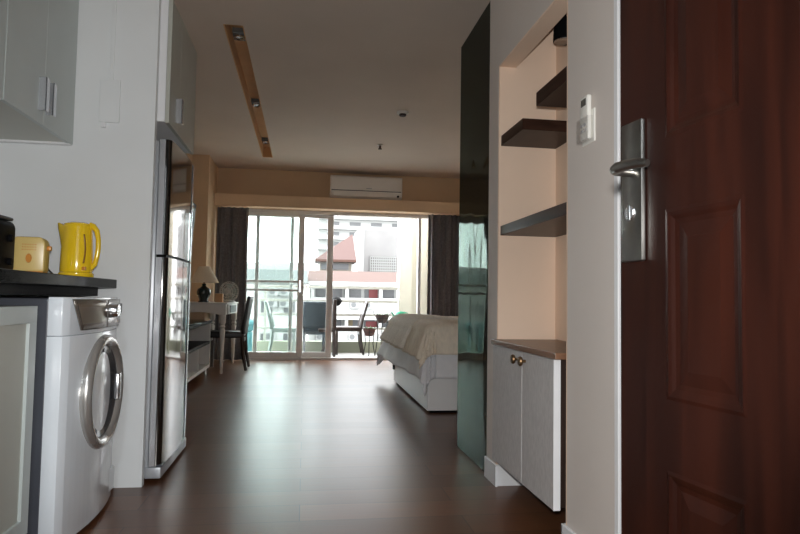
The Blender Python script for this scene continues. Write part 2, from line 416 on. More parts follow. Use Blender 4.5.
# entrance wall and unseen hallway behind the viewpoint
b = MB()
b.box(1.08, 1.4, 0.10, 1.734, 0, H)
b.box(-1.45, -.45, -0.02, 0.10, 0, H); b.box(-.45, .72, -0.02, 0.10, 2.1, H); b.box(.72, 1.4, -0.02, 0.10, 0, H)
S(b, 'wall_entrance', M['kwall'], 'white wall around the entrance doorway', 'wall')

b = MB()  # hallway shell added to shut out sky light from behind
b.box(-1.6, 1.6, -1.95, -1.85, 0, 2.55); b.box(-1.7, -1.6, -1.95, -.02, 0, 2.55); b.box(1.6, 1.7, -1.95, -.02, 0, 2.55)
S(b, 'wall_hallway', M['kwall'], 'unseen white hallway walls added to shut out the sky light', 'wall')
S(MB().box(-1.7, 1.7, -1.95, -.02, 2.55, 2.65), 'ceiling_hallway', M['kwall'], 'unseen white hallway ceiling added to shut out the sky light', 'ceiling')
hl = thing('fill_lamp', 'unseen round lamp added in the hallway as fill light', 'lamp', (-.1, -.95, 2.55))  # unseen lamp added to fill the foreground with cool light
MB(hl).cyl((-.1, -.95, 2.52), .17, .03, bev=.004).build('base', M['white'], hl, smooth=True)
MB(hl).lathe([(.15, 0), (.15, -.03), (.11, -.055), (0, -.065)], (-.1, -.95, 2.52), 'z', 32).build('diffuser', M['bulb'], hl, smooth=True)

# ------------------------------------------------------------------ entrance door
EA = math.radians(6.5)
DX, DY = 0.561, 1.06
dw = thing('door_2', 'open dark mahogany panelled entrance door', 'door', (DX, DY, 0), EA - PI / 2, kind='structure')
DW, DH, DT = 0.91, 2.04, 0.042
cols = [(0.121, 0.284), (0.374, 0.537), (0.627, 0.79)]
rows = [(0.10, 0.607), (0.718, 1.023), (1.139, 1.86)]
bm_ = MB()
xs = sorted({0, DW, *[c for p in cols for c in p]}); zs = sorted({0.008, DH, *[c for p in rows for c in p]})
def ispanel(x, z): return any(a <= x <= c for a, c in cols) and any(a <= z <= c for a, c in rows)
for i in range(len(xs) - 1):
    for j in range(len(zs) - 1):
        x0, x1, z0, z1 = xs[i], xs[i + 1], zs[j], zs[j + 1]
        if not ispanel((x0 + x1) / 2, (z0 + z1) / 2):
            bm_.face([bm_.v(p) for p in ((x0, 0, z0), (x1, 0, z0), (x1, 0, z1), (x0, 0, z1))])
        else:
            prev = None
            for ins, dep in ((0, 0), (0.006, -.0012), (0.012, 0.001), (0.018, .004), (0.026, .0055), (0.048, .002), (0.052, .002)):
                ring = [bm_.v(p) for p in ((x0 + ins, dep, z0 + ins), (x1 - ins, dep, z0 + ins), (x1 - ins, dep, z1 - ins), (x0 + ins, dep, z1 - ins))]
                if prev:
                    for k in range(4): bm_.face((prev[k], prev[(k + 1) % 4], ring[(k + 1) % 4], ring[k]))
                prev = ring
            bm_.face(prev)
bm_.box(0, DW, 0.0105, DT, 0.008, DH)
bm_.face([bm_.v(p) for p in ((0, 0, .008), (0, 0.0105, .008), (0, 0.0105, DH), (0, 0, DH))])
bm_.face([bm_.v(p) for p in ((DW, 0, .008), (DW, 0.0105, .008), (DW, 0.0105, DH), (DW, 0, DH))])
slab = bm_.build('door_leaf', M['door'], dw)
plate = MB().box(.016, .074, -.011, -.0005, .942, 1.186, .0035).build('handle_plate', M['nickel'], dw, smooth=True)
b = MB(); b.lathe([(0.0, -.003), (.012, -.003), (.014, 0), (.014, .004)], (.045, -.012, 1.026), 'y', 20)
b.box(.0415, .0485, -.017, -.011, 1.012, 1.040, .002)
b.build('keyhole', M['chrome'], plate, smooth=True)
b = MB()
b.cyl((.045, -.040, 1.098), .009, .029, 'y', 20)
b.tube([(.045, -.036, 1.098), (.047, -.042, 1.099), (.060, -.046, 1.1), (.085, -.046, 1.1), (.112, -.043, 1.098), (.128, -.038, 1.095)], [.008, .010, .010, .009, .0085, .006], 14)
b.build('lever_handle', M['nickel'], dw, smooth=True)

# ------------------------------------------------------------------ kitchen
o = MB().box(-1.42, -.85, .4, 3.04, .90, .94, .003)
tag(o.build('worktop', M['granite']), 'black granite worktop along the left wall', 'worktop')
bc = thing('base_cabinet', 'grey framed base cabinet left of the washing machine', 'cabinet', (-1.15, 1.75, 0))
MB(bc).box(-1.40, -.892, 1.1, 2.235, .09, .83).build('carcass', M['lam2'], bc)
MB(bc).box(-1.38, -.93, 1.1, 2.23, 0, .09).build('toe_kick', M['black'], bc)
for y0, y1 in ((1.68, 2.238), (1.11, 1.67)):
    b = MB(bc); fr = .055
    b.box(-.89, -.87, y0, y1, .095, .095 + fr, .001); b.box(-.89, -.87, y0, y1, .83 - fr, .83, .001)
    b.box(-.89, -.87, y0, y0 + fr, .095 + fr, .83 - fr, .001); b.box(-.89, -.87, y1 - fr, y1, .095 + fr, .83 - fr, .001)
    d = b.build('door', M['lam'], bc)
    MB(bc).box(-.889, -.880, y0 + fr, y1 - fr, .095 + fr, .83 - fr).build('inset_panel', M['lam2'], d)
# black strip painted in for the shade below the counter front
tag(MB().box(-1.40, -.93, 1.1, 3.04, .865, .899).build('worktop_shade_strip', M['black']), 'black shade strip standing in for the shadow gap under the granite worktop', 'shade strip')

# washing machine
WY0, WY1 = 2.30, 2.92; WC = (WY0 + WY1) / 2
wm = thing('washing_machine', 'white front loading washing machine with a silver round door', 'washing machine', (-1.1, WC, 0))
MB(wm).box(-1.40, -.862, WY0 + .004, WY1 - .004, .015, .855, .004).build('casing', M['darkgrey'], wm)  # dark grey stands for the shade on the white body's side
def bow(y, base=-.806, amp=.034):
    t = (y - WC) / ((WY1 - WY0) / 2); return base + amp * (1 - t * t)
def bowpoly(y0, y1, back, off=0.0, n=18, r=.012):
    pts = [(back, y0)]
    for i in range(n + 1):
        y = y0 + (y1 - y0) * i / n; pts.append((bow(y) + off - (r if i in (0, n) else 0) * .6, y))
    pts.append((back, y1)); return pts
MB(wm).prism(bowpoly(WY0, WY1, -.862), 'z', .02, .7255, .0015).build('front_panel', M['wm'], wm, smooth=True)
cp = MB(wm).prism(bowpoly(WY0, WY1, -.862, -.002), 'z', .727, .86, .003).build('control_panel', M['wm'], wm, smooth=True)
def bowpatch(b, y0a, y0b, y1a, y1b, z0, z1, off, n=14):
    def f(u, v):
        ya = y0a + (y0b - y0a) * v; yb = y1a + (y1b - y1a) * v; y = ya + (yb - ya) * u
        return (bow(y) + off, y, z0 + (z1 - z0) * v)
    return b.sheet(f, n, 4)
d = bowpatch(MB(wm), 2.395, 2.335, 2.62, 2.62, .742, .853, .002).build('detergent_drawer', M['wmpanel'], wm, smooth=True, solid=-.006)
bowpatch(MB(wm), 2.625, 2.625, 2.885, 2.90, .742, .853, .002).build('fascia', M['wmsilver'], wm, smooth=True, solid=-.005)
dl = MB(wm).lathe([(0, .034), (.024, .034), (.028, .028), (.030, .0), (.036, -.002), (.036, -.012)], (bow(2.68) + .003, 2.68, .808), 'x', 28).build('dial', M['chrome'], wm, smooth=True)
for k in range(3):
    MB(wm).box(bow(2.79 + .035 * k) + .002, bow(2.79 + .035 * k) + .013, 2.775 + .035 * k, 2.797 + .035 * k, .755, .772, .002).build('button', M['white'], wm)
MB(wm).box(bow(2.83) + .001, bow(2.83) + .010, 2.78, 2.88, .795, .835, .003).build('display', M['screen'], wm)
dc = (bow(WC) - .008, WC + .018, .495)
ring = MB(wm).lathe([(.216, -.012), (.220, .008), (.217, .020), (.209, .029), (.198, .032), (.189, .029), (.181, .020), (.175, .010), (.172, .000)], dc, 'x', 56).build('door_ring', M['wmsilver'], wm, smooth=True)
MB(wm).lathe([(.174, .012), (.160, .010), (.125, .002), (.09, -.006), (0, -.01)], dc, 'x', 48).build('door_glass', M['wmglass'], ring, smooth=True)
MB(wm).box(dc[0] + .016, dc[0] + .036, dc[1] + .118, dc[1] + .158, .44, .55, .009).build('door_handle', M['chrome'], ring, smooth=True)
MB(wm).box(bow(2.85) - .004, bow(2.85) + .006, 2.80, 2.885, .05, .145, .002).build('filter_flap', M['wm'], wm)
for x in (-1.35, -.9):
    for y in (WY0 + .06, WY1 - .06): MB(wm).cyl((x, y, 0), .022, .02).build('foot', M['rubber'], wm)

# wall cabinets
def wall_cab(y0, ym, y1, label, handles):
    c = thing('wall_cabinet', label, 'cabinet', (-1.25, (y0 + y1) / 2, 1.555))
    MB(c).box(-1.42, -1.087, y0 + .002, y1 - .002, 1.557, 2.36).build('carcass', M['lam2'], c)
    MB(c).box(-1.42, -1.07, y1 - .03, y1 - .002, 1.548, 1.557).build('bottom_lip', M['white'], c)
    for a, e, s in ((y0 + .002, ym - .001, 1), (ym + .001, y1 - .002, -1)):
        d = MB(c).box(-1.085, -1.065, a, e, 1.552, 2.36, .001).build('door', M['lam'], c)
        if handles:
            yh = e - .035 if s > 0 else a + .035
            hb = MB(c); hb.box(-1.066, -1.036, yh - .020, yh - .016, 1.60, 1.735, .001); hb.box(-1.040, -1.036, yh - .020, yh + .012, 1.60, 1.735, .001)
            hb.build('handle', M['satin'], d)
    return c
wall_cab(2.372, 2.712, 3.045, 'grey wall cabinet with twin chrome handles against the partition', True)
wall_cab(1.67, 2.02, 2.368, 'grey wall cabinet at the left edge of the photo', False)

sb = thing('socket_box', 'white socket box high on the white partition wall', 'socket box', (-.90, 3.048, 1.76))
MB(sb).box(-.957, -.868, 3.036, 3.0495, 1.665, 1.865, .003).build('cover', M['kwall'], sb)
MB(sb).box(-.918, -.900, 3.041, 3.0495, 1.866, 2.60, .002).build('cable_duct', M['kwall'], sb)
MB(sb).box(-.945, -.925, 3.030, 3.0495, 1.64, 1.664, .002).build('plug', M['white'], sb)

# small appliances on the worktop
ZT = .94
kt = thing('electric_kettle', 'glossy yellow electric kettle at the end of the black worktop', 'kettle', (-.945, 2.80, ZT), 0)
kt.scale = (1, 1, 1.05)
kx, ky = -.955, 2.80
MB().lathe([(0, 0), (.064, 0), (.067, .004), (.067, .016), (.063, .02), (0, .02)]).build('power_base', M['yellow'], kt, smooth=True)
b = MB()
NR = 32
prof = [(.061, .021), (.063, .03), (.062, .07), (.060, .12), (.058, .16), (.056, .19), (.055, .203)]
rings = []
for r, h in prof:
    rg = []
    for i in range(NR):
        a = 2 * PI * i / NR; rr = r
        d_ = math.cos(a - PI)      # spout points to -x
        if d_ > .8 and h > .13: rr += (h - .13) * .34 * ((d_ - .8) / .2) ** 1.3
        rg.append(b.v((rr * math.cos(a), rr * math.sin(a), h + (.012 if (d_ > .9 and h > .2) else 0))))
    rings.append(rg)
for A, B in zip(rings, rings[1:]):
    for i in range(NR): b.face((A[i], A[(i + 1) % NR], B[(i + 1) % NR], B[i]))
b.face(rings[0][::-1]); b.face(rings[-1])
b.build('body', M['yellow'], kt, smooth=True)
MB().lathe([(.052, .200), (.054, .204), (.052, .213), (.035, .219), (0, .221)]).build('lid', M['yellow'], kt, smooth=True)
MB().tube([(.045, 0, .212), (.060, 0, .206), (.075, 0, .188), (.082, 0, .155), (.083, 0, .12), (.079, 0, .085), (.072, 0, .055), (.056, 0, .038)],
          [.011, .012, .011, .010, .010, .010, .010, .011], 12).build('handle', M['yellow'], kt, smooth=True)
MB().sheet(lambda u, v: ((.0620 - .004 * u + .0012) * math.cos(-.85 + .10 * math.sin(u * PI) - .05 + v * .10), (.0620 - .004 * u + .0012) * math.sin(-.85 + .10 * math.sin(u * PI) - .05 + v * .10), .055 + .115 * u), 16, 2).build('water_gauge', M['brownp'], kt, smooth=True, solid=.002)
MB().box(.040, .054, -.062, -.045, .028, .042, .002).build('switch', M['orange'], kt)
MB().tube([(-.06, .03, .006), (-.10, .05, .005), (-.13, .06, .03), (-.15, .075, .055), (-.18, .06, .03), (-.20, .03, .006)], .003, 8).build('cord', M['black'], kt, smooth=True)

ts = thing('toaster', 'cream yellow toaster with orange lever beside the kettle', 'toaster', (-1.045, 2.60, ZT), math.radians(10))
ts.scale = (.66, .75, 1.10)
b = MB(); pr = []
for (cx_, cz_, r_, a0, a1) in ((-.055, .10, .032, PI, PI / 2), (.055, .10, .032, PI / 2, 0)):
    for k in range(7):
        a = a0 + (a1 - a0) * k / 6; pr.append((cx_ + r_ * math.cos(a), cz_ + r_ * math.sin(a) - .0))
pr = [(-.085, .012)] + pr + [(.085, .012)]
b.prism(pr, 'y', -.06, .06, .008, 3); b.build('body', M['cream'], ts, smooth=True)
MB().box(-.08, .08, -.058, .058, .0, .016, .003).build('base', M['orange'], ts)
b = MB()
for s in (-.022, .022): b.box(-.05, .05, s - .009, s + .009, .1315, .1335)
b.build('slot', M['black'], ts)
MB().box(.083, .108, -.014, .014, .088, .104, .004).build('lever', M['orange'], ts, smooth=True)
MB().lathe([(0, -.006), (.014, -.006), (.016, 0)], (.005, -.060, .058), 'y', 20).build('badge', M['orange'], ts, smooth=True)
b = MB()
for r_ in range(3):
    for k in range(6): b.box(-.030 + k * .013, -.023 + k * .013, -.0615, -.059, .086 + r_ * .009, .089 + r_ * .009)
b.build('vent', M['orange'], ts)
MB().tube([(.0, .062, .03), (.05, .09, .006), (.10, .09, .003), (.13, .06, .003)], .003, 8).build('cord', M['black'], ts, smooth=True)

rc = thing('coffee_maker', 'black rounded appliance at the left edge beside the toaster', 'coffee maker', (-1.135, 2.44, ZT))
MB().box(-.09, .07, -.08, .09, 0, .195, .025, 4).build('body', M['black'], rc, smooth=True)
MB().box(-.08, .06, -.07, .08, .197, .21, .006).build('lid', M['darkgrey'], rc, smooth=True)
for z in (.045, .13):
    MB().cyl((.068, .03, z), .014, .014, 'x', 16, bev=.003).build('knob', M['black'], rc, smooth=True)

# refrigerator
fr = thing('refrigerator', 'tall silver refrigerator with a glossy steel front', 'refrigerator', (-1.0, 3.44, 0))
FY0, FY1 = 3.115, 3.765
MB(fr).box(-1.42, -.705, FY0 + .01, FY1 - .01, .03, 1.615, .008).build('body', M['steelside'], fr, smooth=True)
def fdoor(z0, z1):
    n = 16; pts = [(-.700, FY0)]
    for i in range(n + 1):
        t = i / n; y = FY0 + (FY1 - FY0) * t
        e = min(t, 1 - t) / .07
        r = .030 * (1 - math.sqrt(max(0, 1 - (1 - min(1, e)) ** 2)))
        pts.append((-.648 + .010 * (1 - (2 * t - 1) ** 2) - r, y))
    # finer rounded ends
    pts = [(-.700, FY0)]
    for k in range(9):
        a = PI - PI / 2 * k / 8; pts.append((-.674 + .026 * math.sin(PI / 2 * k / 8), FY0 + .026 - .026 * math.cos(PI / 2 * k / 8)))
    for k in range(1, 12):
        t = k / 12; pts.append((-.648 + .010 * (1 - (2 * t - 1) ** 2), FY0 + .026 + (FY1 - FY0 - .052) * t))
    for k in range(9):
        pts.append((-.674 + .026 * math.cos(PI / 2 * k / 8), FY1 - .026 + .026 * math.sin(PI / 2 * k / 8)))
    pts.append((-.700, FY1))
    return [MB(fr).prism(q, 'z', z0, z1) for q in (pts[1:20] + [(-.700, FY1 - .026), (-.700, FY0 + .026)], [(-.700, FY0 + .0255)] + [(-.700, FY0)] + pts[1:10], pts[20:] + [(-.700, FY1 - .0255)])]
for z0, z1, nm in ((.075, 1.052, 'fridge_door'), (1.066, 1.618, 'freezer_door')):
    q = fdoor(z0, z1)
    d = q[0].build(nm, M['steel'], fr, smooth=True)
    for e in q[1:]: e.build('edge_gleam', M['satin'], d, smooth=True)  # lighter satin ends paint in the highlight on the rounded door edges
MB(fr).box(-.70, -.655, FY0 + .005, FY1 - .005, 1.053, 1.065).build('door_gasket', M['black'], fr)
MB(fr).box(-.72, -.645, FY0, FY1, .018, .070, .006).build('plinth', M['steelside'], fr, smooth=True)
MB(fr).box(-.69, -.640, FY0 + .002, FY0 + .07, .070, .082, .003).build('hinge', M['darkgrey'], fr)
for x in (-1.3, -.75):
    for y in (FY0 + .05, FY1 - .05): MB(fr).cyl((x, y, 0), .02, .03).build('foot', M['black'], fr)

oc = thing('overhead_cabinet', 'taupe two door cabinet above the refrigerator', 'cabinet', (-1.0, 3.44, 1.695))
MB(oc).box(-1.42, -.68, 3.10, 3.775, 1.70, 2.30).build('carcass', M['white'], oc)
for a, e, hy in ((3.10, 3.333, 3.27), (3.337, 3.775, None)):
    d = MB(oc).box(-.679, -.66, a, e, 1.695, 2.298, .001).build('door', M['lam2'], oc)
    if hy:
        hb = MB(oc); hb.box(-.661, -.630, hy - .02, hy - .016, 1.735, 1.86, .001); hb.box(-.634, -.630, hy - .02, hy + .016, 1.735, 1.86, .001)
        hb.build('handle', M['satin'], d)

# ------------------------------------------------------------------ niche contents
def niche_shelf(y0, y1, z0, z1, label, xf=.925):
    tag(MB().box(xf, NB - .001, y0, y1, z0, z1, .002).build('wall_shelf', M['shelf']), label, 'shelf', 'dark shelves in the niche')
niche_shelf(2.61, 2.918, 1.622, 1.672, 'short dark shelf in the niche with its left end on the column')
niche_shelf(2.122, 2.45, 1.676, 1.732, 'short dark shelf set higher and nearer in the niche')
niche_shelf(2.122, 2.918, 1.186, 1.232, 'long dark shelf across the middle of the niche')
lc = thing('low_cabinet', 'low floating two door cabinet in the niche with walnut top', 'cabinet', (1.03, 2.5, .13))
MB(lc).box(.915, NB - .015, 2.165, 2.90, .14, .665).build('carcass', M['dwood'], lc)
MB(lc).box(.878, NB - .002, 2.126, 2.90, .667, .690, .002).build('top', M['shelftop'], lc)
for a, e, hy in ((2.16, 2.490, 2.452), (2.494, 2.895, 2.540)):
    d = MB(lc).box(.886, .912, a, e, .133, .664, .002).build('door', M['linen'], lc)
    if a < 2.2: MB(lc).box(.886, .912, a - .0015, a - .0002, .133, .664).build('edge_band', M['white'], d)
    MB(lc).lathe([(.006, 0), (.006, -.012), (.017, -.016), (.020, -.022), (.017, -.029), (0, -.031)], (.886, hy, .630), 'x', 20).build('knob', M['brass'], d, smooth=True)
sp = thing('niche_spotlight', 'black spotlight at the top of the niche', 'spotlight', (1.12, 2.62, 2.45))
MB(sp).cyl((1.12, 2.62, 2.43), .035, .02).build('mount', M['black'], sp, smooth=True)
MB(sp).tube([(1.12, 2.62, 2.43), (1.12, 2.62, 2.13)], .008).build('stem', M['black'], sp, smooth=True)
hd = MB(sp).lathe([(0, .06), (.030, .06), (.046, .04), (.050, -.04), (.042, -.042), (.036, -.01), (0, 0)], (1.12, 2.62, 2.075)).build('lamp_head', M['black'], sp, smooth=True)
MB(sp).lathe([(.0, 0), (.03, 0), (.045, -.006), (.046, 0)], (1.12, 2.62, 2.037)).build('reflector', M['chrome'], hd, smooth=True)
# remote control and its holder on the near wall
rh = thing('remote_holder', 'clear wall holder for the white remote control', 'holder', (NX, 1.93, 1.40))
b = MB(rh); b.box(NX - .028, NX - .024, 1.893, 1.975, 1.40, 1.475, .0015); b.box(NX - .028, NX - .0005, 1.893, 1.897, 1.40, 1.475); b.box(NX - .028, NX - .0005, 1.971, 1.975, 1.40, 1.475); b.box(NX - .028, NX - .0005, 1.893, 1.975, 1.396, 1.40)
b.build('pocket', M['holder'], rh)
MB(rh).box(NX - .005, NX - .0005, 1.890, 1.978, 1.392, 1.50, .001).build('back_plate', M['remote'], rh)
rm = thing('remote_control', 'white remote control with grey screen in a wall holder', 'remote control', (NX - .014, 1.932, 1.402))
MB(rm).box(NX - .022, NX - .006, 1.904, 1.962, 1.402, 1.548, .005, 3).build('body', M['remote'], rm, smooth=True)
MB(rm).box(NX - .0235, NX - .021, 1.915, 1.951, 1.515, 1.538, .0005).build('screen', M['lcd'], rm)
for r_ in range(2):
    for k in range(2): MB(rm).box(NX - .0245, NX - .0215, 1.914 + k * .022, 1.930 + k * .022, 1.428 + r_ * .018, 1.438 + r_ * .018, .001).build('button', M['button'], rm)

# wardrobe with dark glass doors
wd = thing('wardrobe', 'tall wardrobe with dark glossy green glass sliding doors', 'wardrobe', (1.3, 3.6, 0))
MB(wd).box(1.03, 1.62, 3.10, 4.10, .06, 2.41).build('carcass', M['dwood'], wd)
MB(wd).box(1.06, 1.60, 3.12, 4.05, 0, .06).build('plinth', M['dwood'], wd)
MB(wd).box(.918, .945, 3.092, 3.715, .004, 2.43, .002).build('sliding_door', M['wglass'], wd)
MB(wd).box(  .952, .978, 3.40, 3.70, .045, 2.43, .002).build('sliding_door', M['wglass'], wd)

# ------------------------------------------------------------------ ceiling fittings
def ceil_spot(y, label):
    t = thing('slot_spotlight', label, 'spotlight', (-.511, y, H + .13), 0, 'spotlights in the ceiling slot')
    MB(t).box(-.558, -.464, y - .07, y + .07, H + .09, H + .13, .003).build('housing', M['lcd'], t)
    MB(t).lathe([(0, .012), (.028, .010), (.038, 0), (.040, .012)], (-.511, y, H + .078), 'z', 20).build('reflector', M['chrome'], t, smooth=True)
    return t
ceil_spot(4.62, 'recessed spotlight nearest in the ceiling slot')
ceil_spot(6.25, 'recessed spotlight in the middle of the ceiling slot')
ceil_spot(7.75, 'recessed spotlight at the far end of the ceiling slot')
sd = thing('smoke_detector', 'round white smoke detector on the ceiling', 'smoke detector', (.89, 5.9, H))
MB(sd).lathe([(0, 0), (.055, 0), (.055, -.018), (.045, -.022), (0, -.022)], (.89, 5.9, H), 'z', 28).build('base', M['acwhite'], sd, smooth=True)
MB(sd).lathe([(.034, -.022), (.034, -.036), (.028, -.042), (0, -.043)], (.89, 5.9, H), 'z', 28).build('chamber', M['bdark'], sd, smooth=True)
sk = thing('sprinkler_head', 'small dark sprinkler head hanging from the ceiling', 'sprinkler', (.83, 7.24, H))
MB(sk).lathe([(0, 0), (.035, 0), (.035, -.006), (0, -.006)], (.83, 7.24, H), 'z', 20).build('collar', M['acwhite'], sk, smooth=True)
MB(sk).lathe([(.012, -.006), (.012, -.04), (.022, -.042), (.022, -.05), (0, -.05)], (.83, 7.24, H), 'z', 16).build('nozzle', M['bdark'], sk, smooth=True)

# air conditioner
ac = thing('air_conditioner', 'white wall mounted air conditioner above the balcony doors', 'air conditioner', (.85, YB, 2.28))
AX0, AX1 = .32, 1.335
pr = [(YB, 2.60), (8.80, 2.60), (8.785, 2.585), (8.78, 2.36), (8.80, 2.315), (8.86, 2.285), (YB, 2.285)]
MB(ac).prism(pr, 'x', AX0, AX1, .004).build('casing', M['acwhite'], ac, smooth=True)
MB(ac).box(AX0 + .02, AX1 - .02, 8.772, 8.782, 2.40, 2.585, .003).build('front_panel', M['acwhite'], ac)
MB(ac).box(AX0 + .015, AX1 - .015, 8.776, 8.783, 2.385, 2.394).build('seam', M['darkgrey'], ac)
MB(ac).prism([(8.779, 2.375), (8.774, 2.372), (8.796, 2.315), (8.852, 2.284), (8.856, 2.289), (8.803, 2.32)], 'x', AX0 + .05, AX1 - .05).build('air_flap', M['acwhite'], ac, smooth=True)
MB(ac).cyl((AX1 - .06, 8.79, 2.325), .016, -.016, 'y', 16).build('indicator', M['black'], ac)
MB(ac).box(.82, .90, 8.769, 8.773, 2.418, 2.430).build('badge', M['button'], ac)

# curtains
def curtain(x0, x1, label):
    def f(u, v):
        x = x0 + (x1 - x0) * u; k = 2 * PI * u * (x1 - x0) / .085
        a = .028 + .008 * math.sin(u * 17)
        return (x + .008 * math.sin(k * .5 + v * 2), 8.885 + a * math.sin(k + .35 * math.sin(v * 3 + u * 9)), .015 + (2.105 - .015) * v)
    o = MB(((x0 + x1) / 2, 8.885, 0)).sheet(f, int((x1 - x0) / .085 * 12), 14).build('curtain', M['curtain'], smooth=True, solid=.004)
    tag(o, label, 'curtain', 'charcoal curtains at the balcony doors')
curtain(-1.215, -.785, 'charcoal curtain drawn to the left behind the desk')
curtain(1.735, 2.60, 'charcoal curtain drawn to the right beyond the bed')

# ------------------------------------------------------------------ balcony doors
bd = thing('door_1', 'sliding glass balcony doors in pale aluminium frames', 'door', (.28, YB + .08, 0), kind='structure')
b = MB(bd)
b.box(-1.22, 2.0, YB + .02, YB + .15, 2.065, 2.11); b.box(-1.22, 2.0, YB + .02, YB + .15, 0, .03)
b.box(-1.22, -1.18, YB + .02, YB + .15, .03, 2.065); b.box(1.625, 1.668, YB + .05, YB + .12, .03, 2.065); b.box(1.96, 2.0, YB + .02, YB + .15, .03, 2.065)
b.build('outer_frame', M['alu'], bd)
def leaf(xl, xr, y, wl, wr, midrail):
    b = MB(bd); z0, z1 = .032, 2.063
    b.box(xl, xl + wl, y, y + .035, z0, z1, .003); b.box(xr - wr, xr, y, y + .035, z0, z1, .003)
    b.box(xl + wl, xr - wr, y, y + .035, z0, z0 + .075, .003); b.box(xl + wl, xr - wr, y, y + .035, z1 - .045, z1, .003)
    if midrail:
        b.box(xl + wl, xr - wr, y + .004, y + .031, .962, .99, .003); b.box(xl + wl, xr - wr, y + .004, y + .031, 1.085, 1.112, .003)
    fo = b.build('leaf_frame', M['alu'], bd)
    MB(bd).box(xl + wl - .005, xr - wr + .005, y + .014, y + .020, z0 + .07, z1 - .04).build('pane', M['glass'], fo)
    return fo
A_ = leaf(-1.18, -.02, YB + .03, .05, .085, True)
B_ = leaf(-.70, .39, YB + .07, .05, .085, False)
C_ = leaf(-1.15, -.17, YB + .11, .05, .05, False)
MB(bd).box(-.085, -.055, YB + .012, YB + .030, .95, 1.12, .004).build('pull_handle', M['chrome'], A_)

# ------------------------------------------------------------------ living area, left
tv = thing('television', 'thin black television tilted out from the left wall', 'television', (-1.45, 6.0, 1.4))
def tvp(y0, y1, w0, w1, d0, d1):
    # panel tilted: w along height (0..1), d depth
    zb, zt, xb, xt = 1.02, 1.81, -1.185, -1.125
    def P(w, d): return (xb + (xt - xb) * w + d, zb + (zt - zb) * w)
    return MB(tv).prism([P(w0, d0), P(w0, d1), P(w1, d1), P(w1, d0)], 'y', y0, y1, .003)
tvp(5.35, 6.70, 0, 1, -.035, 0).build('cabinet_back', M['black'], tv)
tvp(5.375, 6.675, .03, .97, .0005, .003).build('screen', M['screen'], tv)
b = MB(tv); b.beam((-1.447, 6.0, 1.42), (-1.20, 6.0, 1.42), .06, .05); b.box(-1.447, -1.43, 5.85, 6.15, 1.30, 1.54); b.build('wall_bracket', M['darkgrey'], tv)
cn = thing('media_console', 'long white media console with dark glass top', 'console', (-1.25, 6.3, 0))
CX, CY0, CY1 = -1.035, 5.2, 7.33
MB(cn).box(-1.44, CX + .015, CY0, CY1 + .01, .597, .612, .002).build('top', M['dglass'], cn)
MB(cn).box(-1.44, CX, CY1 - .03, CY1, .085, .595).build('side_panel', M['deskw'], cn)
MB(cn).box(-1.44, CX, CY0, CY0 + .03, .085, .595).build('side_panel', M['deskw'], cn)
MB(cn).box(-1.44, -1.42, CY0 + .03, CY1 - .03, .085, .595).build('back_panel', M['deskw'], cn)
MB(cn).box(-1.42, CX, CY0 + .03, CY1 - .03, .345, .375).build('shelf', M['black'], cn)
MB(cn).box(-1.42, CX, CY0 + .03, CY1 - .03, .085, .115).build('bottom_shelf', M['deskw'], cn)
for y in (5.9, 6.62): MB(cn).box(-1.42, CX - .01, y - .01, y + .01, .115, .35).build('divider', M['deskw'], cn)
MB(cn).box(CX - .0, CX + .012, CY0, CY1, .572, .596).build('edge_strip', M['black'], cn)
for x in (-1.38, CX - .03):
    for y in (CY0 + .08, CY1 - .06): MB(cn).cyl((x, y, 0), .014, .085).build('leg', M['chrome'], cn, smooth=True)

# desk
dk = thing('desk', 'white painted desk with turned legs by the curtain', 'desk', (-1.17, 8.0, 0))
QX0, QX1, QY0, QY1 = -1.45, -.88, 7.37, 8.60
QX0 = -1.235
b = MB(dk); b.box(-1.445, QX1 + .015, QY0 - .015, 8.215, .785, .803, .004); b.box(-1.238, QX1 + .015, 8.215, QY1 + .015, .785, .803, .004); b.build('top', M['deskw'], dk)
# near apron with a shallow curved lower edge
pr = [(-1.445, .785), (-1.445, .665)] + [(-1.40 + .45 * k / 12, .665 + .028 * math.sin(PI * k / 12)) for k in range(13)] + [(QX1, .665), (QX1, .785)]
MB(dk).prism(pr, 'y', QY0, QY0 + .025).build('apron', M['deskw'], dk)
MB(dk).box(QX1 - .025, QX1, QY0 + .025, QY1, .665, .785).build('apron', M['deskw'], dk)
dr = MB(dk).box(QX1 - .01, QX1 + .012, 7.50, 8.48, .672, .782, .003).build('drawer', M['deskw'], dk)
MB(dk).box(QX1 + .0125, QX1 + .018, 7.66, 8.30, .684, .768, .001).build('drawer_inset', M['bshade'], dr)
lp = [(0, 0), (.013, 0), (.016, .02), (.013, .05), (.019, .09), (.022, .25), (.027, .40), (.031, .49), (.022, .51), (.033, .53), (.022, .55), (.036, .58), (.036, .665), (0, .665)]
for x, y in ((QX1 - .035, QY0 + .035), (QX1 - .035, QY1 - .035), (-1.40, QY0 + .035), (-1.19, QY1 - .035)):
    MB(dk).lathe(lp, (x, y, 0), 'z', 20).build('leg', M['deskw'], dk, smooth=True)
# table lamp
lm = thing('table_lamp', 'table lamp with dark green vase base and pale shade on the desk', 'lamp', (-1.15, 7.52, .803))
lm.scale = (1.12, 1.12, 1.02)
MB().lathe([(0, 0), (.055, 0), (.055, .012), (.042, .02), (.046, .04), (.066, .08), (.072, .115), (.062, .15), (.03, .172), (.018, .185), (.022, .20), (.018, .21), (0, .21)]).build('base', M['vase'], lm, smooth=True)
MB().cyl((0, 0, .21), .008, .06).build('stem', M['brass'], lm)
MB().lathe([(.150, .222), (.146, .23), (.115, .29), (.085, .345), (.058, .405), (.055, .405), (.110, .29), (.144, .222)], n=40).build('lamp_shade', M['shade'], lm, smooth=True)
